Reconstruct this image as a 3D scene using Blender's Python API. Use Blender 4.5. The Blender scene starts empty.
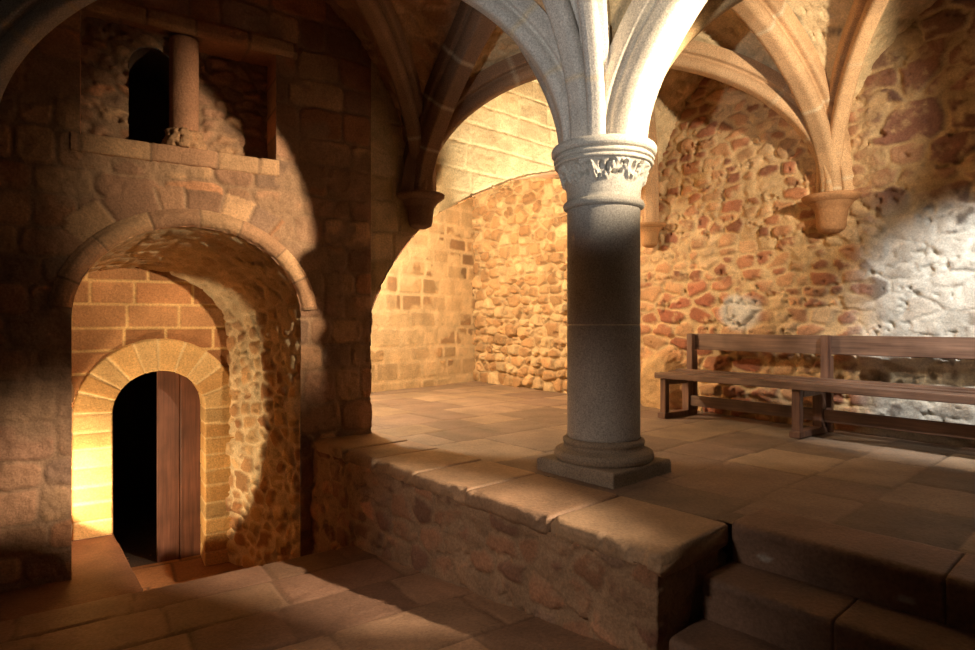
import bpy, math
import numpy as np
from mathutils import Vector, Matrix

C = bpy.context.scene.collection
SC = bpy.context.scene
rad = math.radians

# ------------------------------------------------------------------ frames
AL = rad(41.4)
U = np.array([-math.sin(AL), math.cos(AL), 0.0])      # along the arcade, away from the camera to the left
V = np.array([math.cos(AL), math.sin(AL), 0.0])       # across the aisle, away to the right
W = np.array([0.848, 0.530, 0.0])                     # along the left wall, to the right
N = np.array([-0.530, 0.848, 0.0])                    # into the left wall
Z = np.array([0.0, 0.0, 1.0])
ARRIS = np.array([-1.016, 5.23, 0.0])                 # right-hand end of the left wall
def uv(u, v, z=0.0):
    return np.asarray(u)[..., None] * U + np.asarray(v)[..., None] * V + np.asarray(z)[..., None] * Z
def uvp(u, v, z=0.0):
    return U * u + V * v + Z * z

def srgb(r, g, b):
    c = np.array([r, g, b]) / 255.0
    return np.where(c <= .04045, c / 12.92, ((c + .055) / 1.055) ** 2.4)

# ------------------------------------------------------------------ numpy noise
def h2(i, j, s):
    i = i.astype(np.int64); j = j.astype(np.int64)
    n = (i * 374761393 + j * 668265263 + int(s) * 1274126177) & 0xffffffff
    n = ((n ^ (n >> 13)) * 1274126177) & 0xffffffff
    n = ((n ^ (n >> 16)) * 2246822519) & 0xffffffff
    return ((n ^ (n >> 15)) & 0xffffff) / float(0xffffff)
def vnoise(S, T, f, s):
    x = S * f; y = T * f
    i = np.floor(x); j = np.floor(y)
    a = x - i; b = y - j
    a = a * a * (3 - 2 * a); b = b * b * (3 - 2 * b)
    return ((h2(i, j, s) * (1 - a) + h2(i + 1, j, s) * a) * (1 - b) +
            (h2(i, j + 1, s) * (1 - a) + h2(i + 1, j + 1, s) * a) * b)
def fbm(S, T, f, s, o=4):
    v = 0; a = .5; t = 0
    for k in range(o):
        v = v + a * vnoise(S, T, f * 2 ** k, s + 17 * k); t += a; a *= .55
    return v / t
def sstep(x, a, b):
    t = np.clip((x - a) / (b - a), 0, 1)
    return t * t * (3 - 2 * t)

# ------------------------------------------------------------------ masonry fields: (S, T) in metres -> height, colour
def paint(pal, r, r2):
    pal = np.array(pal)
    k = np.minimum((r * len(pal)).astype(int), len(pal) - 1)
    return pal[k] * (.78 + .44 * r2)[..., None]

def ashlar(S, T, seed, rowh=(.2, .3), blen=(.25, .5), joint=.012, relief=.012, pal=None, mort=None, warp=.012, cover=0.0, rough=.004, rnd=.02):
    rng = np.random.RandomState(seed)
    S0, T0 = S, T
    S = S + (fbm(S0, T0, 3.0, seed + 1) - .5) * warp * 2
    T = T + (fbm(S0, T0, 3.0, seed + 2) - .5) * warp * 2
    e = [T.min() - .05]
    while e[-1] < T.max() + .1: e.append(e[-1] + rng.uniform(*rowh))
    e = np.array(e)
    row = np.clip(np.searchsorted(e, T) - 1, 0, len(e) - 2)
    dy = np.minimum(T - e[row], e[row + 1] - T)
    dx = np.zeros_like(S); blk = np.zeros_like(S)
    for r in np.unique(row):
        m = row == r
        b = [S.min() - rng.uniform(.05, blen[1])]
        while b[-1] < S.max() + .1: b.append(b[-1] + rng.uniform(*blen))
        b = np.array(b)
        q = np.clip(np.searchsorted(b, S[m]) - 1, 0, len(b) - 2)
        dx[m] = np.minimum(S[m] - b[q], b[q + 1] - S[m]); blk[m] = q
    d = np.minimum(dx, dy)
    d = d - np.clip(rnd - dx, 0, None) * np.clip(rnd - dy, 0, None) / rnd
    r1 = h2(row, blk, seed + 5); r2 = h2(row, blk, seed + 6); r3 = h2(row, blk, seed + 7)
    m = sstep(d, joint * .35, joint * 1.3)
    h = relief * m * (.6 + .8 * r3)
    col = paint(pal, r1, r2)
    n = fbm(S0, T0, 2.2, seed + 9)
    if cover > 0:
        cv = sstep(n, .62 - cover * .35, .70 - cover * .35) * (.55 + .45 * r3)
        m = m * (1 - cv)
        h = h * (1 - .6 * cv)
    mo = np.array(mort) * (.85 + .3 * fbm(S0, T0, 9, seed + 11))[..., None]
    col = col * m[..., None] + mo * (1 - m)[..., None]
    h = h + (fbm(S0, T0, 22, seed + 12) - .5) * rough * 2
    return h, col

def rubble(S, T, seed, size=(.2, .13), relief=.03, pal=None, mort=None, cover=0.0, warp=.02, jit=.75, joint=.018, rough=.008, pn=3.0, wt=.22):
    S0, T0 = S, T
    S = S + (fbm(S0, T0, 3.5, seed + 1) - .5) * warp * 2
    T = T + (fbm(S0, T0, 3.5, seed + 2) - .5) * warp * 2
    x = S / size[0]; y = T / size[1]
    j0 = np.floor(y)
    F1 = np.full(S.shape, 9.); F2 = np.full(S.shape, 9.); I = np.zeros(S.shape); J = np.zeros(S.shape)
    for dj in (-2, -1, 0, 1, 2):
        jj = j0 + dj
        off = h2(jj, jj * 0, seed + 3)
        i0 = np.floor(x - off)
        for di in (-2, -1, 0, 1, 2):
            ii = i0 + di
            cx = ii + off + .5 + (h2(ii, jj, seed + 4) - .5) * jit
            cy = jj + .5 + (h2(ii, jj, seed + 5) - .5) * jit
            d = (np.abs(x - cx) ** pn + np.abs(y - cy) ** pn) ** (1 / pn) - wt * h2(ii, jj, seed + 6)
            c = d < F1
            F2 = np.where(c, F1, np.minimum(F2, d))
            I = np.where(c, ii, I); J = np.where(c, jj, J); F1 = np.where(c, d, F1)
    ed = (F2 - F1) * .5 * min(size)
    r1 = h2(I, J, seed + 7); r2 = h2(I, J, seed + 8); r3 = h2(I, J, seed + 9)
    ed = ed + (fbm(S0, T0, 11, seed + 10) - .5) * .022 + (vnoise(S0, T0, 42, seed + 21) - .5) * .008
    m = sstep(ed, joint * .3, joint * 1.25)
    body = sstep(ed, 0, joint * 3.0)
    tilt = (h2(I, J, seed + 31) - .5) * (x - I) * .5 + (h2(I, J, seed + 32) - .5) * (y - J) * .5
    h = relief * (.8 * m + .2 * body) * (.4 + .9 * r3 + tilt * .5)
    col = paint(pal, r1, r2)
    if np.ndim(cover) or cover > 0:
        n = fbm(S0, T0, 3.0, seed + 13) * .5 + fbm(S0, T0, 13, seed + 15) * .3 + r3 * .2
        cv = sstep(n, .68 - cover * .36, .78 - cover * .36)
        m = m * (1 - .92 * cv)
        h = h * (1 - .75 * cv) + .012 * cv
    mo = np.array(mort) * (.82 + .36 * fbm(S0, T0, 8, seed + 11))[..., None]
    col = col * m[..., None] + mo * (1 - m)[..., None]
    col = col * (.86 + .28 * fbm(S0, T0, 14, seed + 14))[..., None]
    pit = sstep(vnoise(S0 * .6, T0 * 1.5, 9, seed + 41) * .6 + vnoise(S0, T0, 31, seed + 42) * .4, .70, .80)
    h = h + (fbm(S0, T0, 18, seed + 12) - .5) * rough * 2 - .035 * pit * min(1, relief / .03)
    return h, col

# ------------------------------------------------------------------ objects
def tag(o, label=None, cat=None, group=None, kind=None):
    if label: o['label'] = label
    if cat: o['category'] = cat
    if group: o['group'] = group
    if kind: o['kind'] = kind
    return o
def empty(name, loc=(0, 0, 0), rz=0):
    o = bpy.data.objects.new(name, None); C.objects.link(o)
    o.location = loc; o.rotation_euler = (0, 0, rz); o.empty_display_size = .1
    return o
def link(name, me, mat, parent=None):
    o = bpy.data.objects.new(name, me); C.objects.link(o)
    if mat is not None: me.materials.append(mat)
    if parent is not None: o.parent = parent
    return o
def raw_mesh(name, co, quads, col=None, smooth=True):
    me = bpy.data.meshes.new(name)
    co = np.ascontiguousarray(co, dtype=np.float32).reshape(-1, 3)
    quads = np.ascontiguousarray(quads, dtype=np.int32).reshape(-1, 4)
    me.vertices.add(len(co)); me.vertices.foreach_set('co', co.ravel())
    me.loops.add(quads.size); me.loops.foreach_set('vertex_index', quads.ravel())
    me.polygons.add(len(quads))
    me.polygons.foreach_set('loop_start', np.arange(0, quads.size, 4, dtype=np.int32))
    me.polygons.foreach_set('use_smooth', np.full(len(quads), smooth))
    me.update(calc_edges=True)
    if col is not None:
        c = np.ones((len(co), 4), np.float32); c[:, :3] = np.clip(col.reshape(-1, 3), 0, 1)
        a = me.attributes.new('Col', 'FLOAT_COLOR', 'POINT'); a.data.foreach_set('color', c.ravel())
    me.validate()
    return me
def grid_quads(n, m, closed=False):
    i = np.arange(n - 1)[:, None]; j = np.arange(m if closed else m - 1)[None, :]
    j2 = (j + 1) % m
    return np.stack([i * m + j, (i + 1) * m + j, (i + 1) * m + j2, i * m + j2], -1)
def surf(name, P, col, mat, parent=None, keep=None, closed=False, smooth=True):
    n, m = P.shape[:2]
    q = grid_quads(n, m, closed)
    if keep is not None: q = q[keep]
    q = q.reshape(-1, 4)
    return link(name, raw_mesh(name, P, q, col, smooth), mat, parent)
def lin(a, b, res):
    return np.linspace(a, b, max(2, int(round(abs(b - a) / res)) + 1))

def ell_open(c, a, z0, b, zb=-9):
    """an arched opening in a wall: inside test and snapping of edge vertices"""
    def ins(S, T):
        return np.where(T > z0, ((S - c) / a) ** 2 + ((T - z0) / b) ** 2 < 1, (np.abs(S - c) < a) & (T > zb))
    def snap(S, T):
        r = np.sqrt(((S - c) / a) ** 2 + ((T - z0) / b) ** 2) + 1e-9
        up = T > z0
        return np.where(up, c + (S - c) / r, c + np.sign(S - c) * a), np.where(up, z0 + (T - z0) / r, T)
    return ins, snap
def rect_open(s0, s1, t0, t1):
    def ins(S, T): return (S > s0) & (S < s1) & (T > t0) & (T < t1)
    def snap(S, T):
        d = np.stack([np.abs(S - s0), np.abs(S - s1), np.abs(T - t0), np.abs(T - t1)]); k = d.argmin(0)
        return np.where(k == 0, s0, np.where(k == 1, s1, S)), np.where(k == 2, t0, np.where(k == 3, t1, T))
    return ins, snap
def wall_grid(sr, tr, res, opens=()):
    S, T = np.meshgrid(lin(*sr, res), lin(*tr, res), indexing='ij')
    keep = np.ones((S.shape[0] - 1, S.shape[1] - 1), bool)
    for ins, snap in opens:
        Sc = (S[:-1, :-1] + S[1:, 1:]) / 2; Tc = (T[:-1, :-1] + T[1:, 1:]) / 2
        rm = ins(Sc, Tc)
        a = np.zeros(S.shape, bool); b = np.zeros(S.shape, bool)
        for di in (0, 1):
            for dj in (0, 1):
                a[di:S.shape[0] - 1 + di, dj:S.shape[1] - 1 + dj] |= rm
                b[di:S.shape[0] - 1 + di, dj:S.shape[1] - 1 + dj] |= ~rm
        e = a & b
        S2, T2 = snap(S, T)
        S = np.where(e, S2, S); T = np.where(e, T2, T)
        keep &= ~rm
    return S, T, keep

# ------------------------------------------------------------------ materials
def new_mat(name):
    m = bpy.data.materials.new(name); m.use_nodes = True
    nt = m.node_tree; b = nt.nodes['Principled BSDF']
    return m, nt, b
def stone_mat(name, speck=.25, sscale=55, bump=.35, bscale=38, rough=.92, tint=None, blot=.18, lowscale=5):
    m, nt, b = new_mat(name); L = nt.links.new; nn = nt.nodes.new
    tc = nn('ShaderNodeTexCoord')
    n1 = nn('ShaderNodeTexNoise'); n1.inputs['Scale'].default_value = sscale; n1.inputs['Detail'].default_value = 4; n1.inputs['Roughness'].default_value = .7
    n2 = nn('ShaderNodeTexNoise'); n2.inputs['Scale'].default_value = lowscale; n2.inputs['Detail'].default_value = 5
    n3 = nn('ShaderNodeTexNoise'); n3.inputs['Scale'].default_value = bscale; n3.inputs['Detail'].default_value = 6; n3.inputs['Roughness'].default_value = .65
    for n in (n1, n2, n3): L(tc.outputs['Object'], n.inputs['Vector'])
    r1 = nn('ShaderNodeMapRange'); r1.inputs['From Min'].default_value = .3; r1.inputs['From Max'].default_value = .7
    r1.inputs['To Min'].default_value = 1 - speck; r1.inputs['To Max'].default_value = 1 + speck
    r2 = nn('ShaderNodeMapRange'); r2.inputs['From Min'].default_value = .3; r2.inputs['From Max'].default_value = .7
    r2.inputs['To Min'].default_value = 1 - blot; r2.inputs['To Max'].default_value = 1 + blot
    L(n1.outputs['Fac'], r1.inputs['Value']); L(n2.outputs['Fac'], r2.inputs['Value'])
    mu = nn('ShaderNodeMath'); mu.operation = 'MULTIPLY'; L(r1.outputs[0], mu.inputs[0]); L(r2.outputs[0], mu.inputs[1])
    if tint is None:
        at = nn('ShaderNodeAttribute'); at.attribute_name = 'Col'; src = at.outputs['Color']
    else:
        rg = nn('ShaderNodeRGB'); rg.outputs[0].default_value = (*tint, 1); src = rg.outputs[0]
    vm = nn('ShaderNodeVectorMath'); vm.operation = 'SCALE'
    L(src, vm.inputs[0]); L(mu.outputs[0], vm.inputs['Scale'])
    L(vm.outputs[0], b.inputs['Base Color'])
    b.inputs['Roughness'].default_value = rough; b.inputs['Specular IOR Level'].default_value = .25
    bp = nn('ShaderNodeBump'); bp.inputs['Strength'].default_value = bump; bp.inputs['Distance'].default_value = .012
    L(n3.outputs['Fac'], bp.inputs['Height']); L(bp.outputs[0], b.inputs['Normal'])
    return m
def wood_mat(name, c1, c2, rough=.45, axis=0):
    m, nt, b = new_mat(name); L = nt.links.new; nn = nt.nodes.new
    tc = nn('ShaderNodeTexCoord'); mp = nn('ShaderNodeMapping')
    sc = [38, 38, 38]; sc[axis] = 2.0; mp.inputs['Scale'].default_value = sc
    L(tc.outputs['Object'], mp.inputs['Vector'])
    n1 = nn('ShaderNodeTexNoise'); n1.inputs['Scale'].default_value = 1; n1.inputs['Detail'].default_value = 5; n1.inputs['Roughness'].default_value = .6
    L(mp.outputs[0], n1.inputs['Vector'])
    n2 = nn('ShaderNodeTexNoise'); n2.inputs['Scale'].default_value = 4; n2.inputs['Detail'].default_value = 4
    L(tc.outputs['Object'], n2.inputs['Vector'])
    cr = nn('ShaderNodeValToRGB'); cr.color_ramp.elements[0].position = .3; cr.color_ramp.elements[1].position = .72
    cr.color_ramp.elements[0].color = (*c1, 1); cr.color_ramp.elements[1].color = (*c2, 1)
    L(n1.outputs['Fac'], cr.inputs['Fac'])
    r2 = nn('ShaderNodeMapRange'); r2.inputs['From Min'].default_value = .3; r2.inputs['From Max'].default_value = .7
    r2.inputs['To Min'].default_value = .7; r2.inputs['To Max'].default_value = 1.25
    L(n2.outputs['Fac'], r2.inputs['Value'])
    vm = nn('ShaderNodeVectorMath'); vm.operation = 'SCALE'; L(cr.outputs[0], vm.inputs[0]); L(r2.outputs[0], vm.inputs['Scale'])
    L(vm.outputs[0], b.inputs['Base Color'])
    rr = nn('ShaderNodeMapRange'); rr.inputs['To Min'].default_value = rough - .08; rr.inputs['To Max'].default_value = rough + .15
    L(n2.outputs['Fac'], rr.inputs['Value']); L(rr.outputs[0], b.inputs['Roughness'])
    bp = nn('ShaderNodeBump'); bp.inputs['Strength'].default_value = .2; bp.inputs['Distance'].default_value = .004
    L(n1.outputs['Fac'], bp.inputs['Height']); L(bp.outputs[0], b.inputs['Normal'])
    return m
M_WALL = stone_mat('masonry_stone', .26, 70, .65, 45, blot=.16)
M_FLOOR = stone_mat('paving_stone', .24, 60, .4, 40, rough=.62, blot=.22, lowscale=3)
M_GRAN = stone_mat('granite', .42, 105, .3, 90, rough=.8, blot=.08)
M_BENCH = wood_mat('bench_wood', srgb(90, 66, 54), srgb(142, 112, 92), .36, 0)
M_BENCHV = wood_mat('bench_wood_upright', srgb(90, 62, 50), srgb(130, 96, 76), .38, 2)
M_DOOR = wood_mat('door_wood', srgb(86, 52, 38), srgb(124, 80, 60), .6, 2)

# palettes
P_ASH = [srgb(*c) for c in ((176, 140, 98), (160, 128, 92), (190, 156, 112), (150, 118, 84), (196, 166, 124))]
P_LEFT = [srgb(*c) for c in ((186, 142, 106), (172, 130, 98), (196, 154, 114), (162, 122, 94), (188, 134, 96), (150, 118, 94))]
P_RED = [srgb(*c) for c in ((184, 138, 98), (168, 116, 82), (196, 154, 112), (156, 104, 76), (204, 170, 128), (176, 128, 92), (146, 98, 74))]
P_FAR = [srgb(*c) for c in ((186, 150, 106), (164, 128, 88), (198, 166, 122), (166, 132, 92), (182, 144, 100), (204, 174, 128))]
P_WEB = [srgb(*c) for c in ((190, 148, 106), (170, 128, 92), (200, 162, 120), (180, 134, 96))]
P_FLOOR = [srgb(*c) for c in ((134, 114, 95), (120, 101, 84), (144, 122, 99), (128, 107, 91))]
P_DOORW = [srgb(*c) for c in ((176, 122, 78), (164, 112, 70), (184, 132, 86))]
MORT = srgb(206, 182, 144); MORT_D = srgb(150, 118, 90)
GREY = srgb(168, 164, 158)

# ================================================================== SETTING
BACKW = lambda u: 5.8 + .1 * u                          # v of the bench wall
def structure(o, label, cat):
    return tag(o, label, cat, kind='structure')

# ---- bench wall (right)
def build_wall_right():
    S, T = np.meshgrid(lin(-1.3, 7.85, .0135), lin(-.03, 4.1, .0135), indexing='ij')
    # one irregular rubble bond, changing along its length
    far = sstep(S + .25 * (fbm(S, T, 2, 91) - .5), 4.0, 4.7)
    h1, c1 = rubble(S, T, 11, (.23, .155), .07, P_FAR, srgb(192, 164, 122), cover=.05, pn=5, jit=.62, wt=.45)
    h2_, c2 = rubble(S, T, 23, (.20, .12), .034, P_RED, srgb(200, 168, 124), cover=.36, warp=.035, pn=4.5, wt=.4)
    # large masonry lower down beside the column
    h4, c4 = rubble(S, T, 47, (.30, .16), .04, [srgb(162, 104, 76), srgb(176, 120, 86), srgb(150, 94, 70), srgb(190, 146, 104)], srgb(204, 172, 126), cover=.16, warp=.03)
    low = sstep(T + .3 * (fbm(S, T, 2, 92) - .5), 1.52, 1.38) * sstep(S, 2.5, 2.8)
    h2_ = h2_ * (1 - low) + h4 * low; c2 = c2 * (1 - low)[..., None] + c4 * low[..., None]
    # plastered part with a few big dark red stones above on the right
    P_BIG = [srgb(*c) for c in ((124, 88, 74), (142, 102, 82), (116, 86, 74), (156, 120, 94))]
    up = sstep(T + .5 * (fbm(S, T, 1.5, 97) - .5), 1.7, 2.0)
    h3, c3 = rubble(S, T, 61, (.34, .23), .03, P_BIG, srgb(184, 156, 118), cover=.5, warp=.06, wt=.35)
    h5, c5 = rubble(S, T, 62, (.27, .17), .03, [srgb(150, 140, 126), srgb(176, 168, 154), srgb(120, 110, 100)], srgb(204, 198, 184), cover=.72, warp=.06)
    h3 = h3 * up + h5 * (1 - up); c3 = c3 * up[..., None] + c5 * (1 - up)[..., None]
    near = sstep(S + .35 * (fbm(S, T, 2, 93) - .5), 1.95, 1.55)
    h = h2_ * (1 - near) + h3 * near; c = c2 * (1 - near)[..., None] + c3 * near[..., None]
    h = h * (1 - far) + h1 * far; c = c * (1 - far)[..., None] + c1 * far[..., None]
    # a paler, greyish patch, and the boulder at the foot of the wall
    pale_patch = sstep(fbm(S, T, 7, 95) * .25 + 1 - np.sqrt(((S - 2.95) / .42) ** 2 + ((T - 1.08) / .36) ** 2), .45, .75)
    c = c * (1 - pale_patch)[..., None] + (srgb(212, 202, 186) * (.75 + .5 * fbm(S, T, 12, 96))[..., None]) * pale_patch[..., None]
    rr = np.sqrt(((S - 3.92) / .36) ** 2 + ((T - .22) / .52) ** 2) + .22 * (fbm(S, T, 4, 99) - .5)
    bo = sstep(rr, 1.0, .55)
    h = h * (1 - .8 * bo) + .19 * bo + .03 * bo * (fbm(S, T, 6, 98) - .5)
    c = c * (1 - bo)[..., None] + (srgb(196, 160, 112) * (.8 + .4 * fbm(S, T, 10, 94))[..., None]) * bo[..., None]
    h = h + .05 * (fbm(S, T, 1.1, 90) - .5)
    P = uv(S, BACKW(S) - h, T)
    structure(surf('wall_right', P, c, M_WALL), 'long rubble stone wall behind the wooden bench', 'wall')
build_wall_right()

# ---- ashlar end wall of the far bay
def build_wall_back():
    S, T = np.meshgrid(lin(2.0, 6.62, .0135), lin(-.03, 3.4, .0135), indexing='ij')
    h, c = ashlar(S, T, 5, (.19, .30), (.28, .56), .034, .005, [srgb(176, 144, 104), srgb(160, 132, 98), srgb(188, 158, 116), srgb(150, 122, 90), srgb(196, 168, 126)], srgb(220, 194, 150), warp=.016, cover=.6, rough=.003, rnd=.05)
    u = 7.78 - .157 * (6.55 - S)
    structure(surf('wall_back', uv(u - h, S, T), c, M_WALL), 'squared ashlar block wall at the far end beyond the low arch', 'wall')
build_wall_back()

# ---- low arch with its spandrel wall, and the pier
ARCH = np.array([(2.69, 1.06), (2.80, 1.30), (2.97, 1.57), (3.16, 1.79), (3.40, 2.00), (3.95, 2.285), (4.51, 2.53), (5.15, 2.71), (5.75, 2.79), (6.5, 2.80)])
def arch_curve(n):
    d = np.r_[0, np.cumsum(np.hypot(*np.diff(ARCH, axis=0).T))]
    s = np.linspace(0, d[-1], n)
    p = np.stack([np.interp(s, d, ARCH[:, 0]), np.interp(s, d, ARCH[:, 1])], -1)
    for _ in range(30):
        p[1:-1] = .5 * p[1:-1] + .25 * (p[:-2] + p[2:])
    return p
def build_spandrel():
    p = arch_curve(330)
    n = 190
    k = np.linspace(0, 1, n)[None, :]
    S = np.repeat(p[:, :1], n, 1); T = p[:, 1:] + (4.1 - p[:, 1:]) * k
    h, c = ashlar(S, T, 31, (.2, .28), (.3, .55), .016, .010, [srgb(212, 184, 138), srgb(204, 174, 128), srgb(218, 190, 146)], srgb(214, 186, 140), cover=.6, warp=.015)
    e = sstep(k * np.ones_like(S), 0, .03)
    P = uv(4.602 - h * e * sstep(S, 2.69, 2.75), S, T)
    structure(surf('wall_spandrel', P, c, M_WALL), 'pale spandrel wall above the low arch leading to the far bay', 'wall')
    # soffit and jamb of the arch, going back from the face
    jam = np.stack([np.full(80, 2.69), np.linspace(-.02, 1.06, 80)], -1)
    q = np.concatenate([jam[:-1], p])
    d = np.r_[0, np.cumsum(np.hypot(*np.diff(q, axis=0).T))]
    g = lin(0, .42, .014)
    S, T = np.meshgrid(d, g, indexing='ij')
    h, c = ashlar(S, T, 33, (.3, .45), (.2, .3), .014, .012, P_LEFT, MORT_D, warp=.012)
    t = np.gradient(q, axis=0); t /= np.linalg.norm(t, axis=1)[:, None]
    nv = t[:, 1]; nz = -t[:, 0]
    rag = .02 * (fbm(S, T, 5, 37) - .5)
    hh = h - .012 + rag
    P = uv(4.588 + T, q[:, 0][:, None] + nv[:, None] * hh, q[:, 1][:, None] + nz[:, None] * hh)
    structure(surf('trim_3', P, c, M_WALL), 'jamb and underside of the low arch right of the niche', 'arch')
build_spandrel()

# ---- left wall with the big niche arch and the twin window
NT, NA, NZ, NB = 1.377, .77, 1.0, .68                    # niche: centre, half-width, springing, rise
WIN = (.80, 2.10, 2.265, 3.13)
def lw(t, off=0.0, z=0.0):                               # point on the left wall, off metres in front of the face
    return ARRIS - np.asarray(t)[..., None] * W - np.asarray(off)[..., None] * N + np.asarray(z)[..., None] * Z
def build_wall_left():
    S, T, keep = wall_grid((0, 4.6), (-1.3, 4.1), .0135, [ell_open(NT, NA, NZ, NB), rect_open(*WIN)])
    h, c = ashlar(S, T, 41, (.17, .29), (.18, .46), .014, .013, P_LEFT, srgb(164, 130, 100), warp=.03, cover=.35, rough=.011, rnd=.05)
    # voussoirs round the niche
    a = np.arctan2((T - NZ) / NB, (S - NT) / NA)
    r = np.sqrt(((S - NT) / NA) ** 2 + ((T - NZ) / NB) ** 2)
    vs = (r > 1.17) & (r < 1.34 + .12 * h2(np.floor(a * 4), a * 0, 44)) & (np.abs(a - 1.45) < .75)
    hv, cv = ashlar(a * .9, r, 43, (.5, .6), (.16, .30), .012, .014, P_LEFT, srgb(170, 136, 106), warp=.01)
    h = np.where(vs, hv, h); c = np.where(vs[..., None], cv, c)
    # dark old stones on the left
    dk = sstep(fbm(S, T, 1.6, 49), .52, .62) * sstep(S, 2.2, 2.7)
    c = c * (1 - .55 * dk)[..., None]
    rag = np.where(S < .03, (fbm(S, T, 6, 48) - .5) * .05, 0) * (T < 1.1)
    h = h * np.where(T > 1.1, sstep(S, .0, .06), 1)
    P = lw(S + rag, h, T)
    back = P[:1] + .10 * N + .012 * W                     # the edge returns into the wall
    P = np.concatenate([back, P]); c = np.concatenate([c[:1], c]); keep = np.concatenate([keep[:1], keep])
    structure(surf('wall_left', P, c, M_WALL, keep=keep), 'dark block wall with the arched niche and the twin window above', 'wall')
build_wall_left()

# ---- niche shell
DN = 5.87                                                # plane of the door wall along N
BK_R = np.array([-2.357, 5.45, 0]); BK_C = BK_R - W * .75
def niche_profile(n=150):
    a = np.linspace(0, math.pi, n)
    nj = 130
    f, b = [], []
    zj = np.linspace(-1.25, 1, nj)[:-1]
    fr = [(NT - NA, z) for z in zj] + [(NT - NA * math.cos(x), NZ + NB * math.sin(x)) for x in a] + [(NT + NA, z) for z in zj[::-1]]
    zb = np.linspace(-1.25, .86, nj)[:-1]
    bk = [(.75, z) for z in zb] + [(.75 * math.cos(x), .86 + .57 * math.sin(x)) for x in a] + [(-.75, z) for z in zb[::-1]]
    fr = np.array(fr); bk = np.array(bk)
    return lw(fr[:, 0], 0.0, fr[:, 1]), BK_C + bk[:, :1] * W + bk[:, 1:] * Z
def build_niche():
    F, B = niche_profile()
    k = lin(0, .96, .014) / .96
    P = F[:, None, :] * (1 - k)[None, :, None] + B[:, None, :] * k[None, :, None]
    ds = np.r_[0, np.cumsum(np.linalg.norm(np.diff(B, axis=0), axis=1))]
    S, T = np.meshgrid(ds, k * .98, indexing='ij')
    h, c = rubble(T, S, 71, (.15, .125), .03, [srgb(198, 156, 108), srgb(184, 140, 96), srgb(170, 124, 84), srgb(206, 170, 122)], srgb(222, 196, 154), cover=.42, warp=.03, pn=4.5, wt=.35)
    crown = sstep(S, 1.9, 2.4) * sstep(S, ds[-1] - 1.9, ds[-1] - 2.4)
    c = c * (1 - crown * .7)[..., None] + (srgb(206, 184, 148) * (.7 + .6 * fbm(S, T, 9, 73))[..., None]) * (crown * .7)[..., None]
    h = h * (1 - .6 * crown)
    ds_ = np.gradient(P, axis=0); dk = np.gradient(P, axis=1)
    nrm = np.cross(ds_, dk); nrm /= np.linalg.norm(nrm, axis=2)[..., None] + 1e-9
    cen = (BK_C + lw(np.array(NT))) / 2 + Z * .3
    s = np.sign(((cen - P) * nrm).sum(2))[..., None]
    P = P + nrm * s * (h * sstep(T, 0, .05))[..., None]
    structure(surf('wall_niche', P, c, M_WALL), 'rubble sides and vault of the deep arched niche', 'niche wall')
build_niche()

# ---- door wall inside the niche
DC = np.array([-2.8165, 5.1625, 0]); DR, DZ = .351, .21
def build_wall_door():
    S, T, keep = wall_grid((-1.15, .62), (-1.3, 1.6), .011, [ell_open(0, DR, DZ, DR)])
    h, c = ashlar(S, T, 81, (.17, .21), (.30, .46), .012, .008, P_DOORW, srgb(222, 178, 116), warp=.006, rough=.003)
    P = DC + S[..., None] * W - h[..., None] * N + T[..., None] * Z
    structure(surf('wall_door', P, c, M_WALL, keep=keep), 'orange block wall inside the niche around the small arched door', 'wall')
    # ring of voussoirs and quoined jambs, slightly proud, with the reveal back to the leaf
    nj = 110
    a = np.linspace(0, math.pi, 150)
    zj = np.linspace(-1.25, DZ, nj)[:-1]
    din = np.array([(1., 0., z) for z in zj] + [(math.cos(x), math.sin(x), DZ) for x in a] + [(-1., 0., z) for z in zj[::-1]])
    arc = np.r_[0, np.cumsum(np.hypot(np.diff(din[:, 0] * .46), np.diff(din[:, 1] * .46 + din[:, 2])))]
    rr = np.r_[lin(-.34, 0, .014)[:-1], lin(0, .275, .011)]
    S, R = np.meshgrid(arc, rr, indexing='ij')
    h, c = ashlar(S, np.where(R < 0, R * .5, R), 83, (.9, 1.0), (.125, .165), .009, .010, [srgb(206, 160, 100), srgb(196, 148, 90), srgb(212, 170, 112)], srgb(230, 196, 140), warp=.006, rough=.003)
    face = R >= 0
    out = np.where(face, np.clip(DR + R, DR, None), DR)
    dep = np.where(face, .022 + h - .03 * sstep(R, .262, .275), -(-R) + .022)
    ins = np.where(face, 0, h * .5)
    X = din[:, 0][:, None] * (out - ins); Y = din[:, 2][:, None] + din[:, 1][:, None] * (out - ins)
    P = DC + X[..., None] * W - dep[..., None] * N + Y[..., None] * Z
    structure(surf('trim_2', P, c, M_WALL), 'pale voussoir ring and jambs around the small arched door', 'arch')
build_wall_door()

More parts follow.
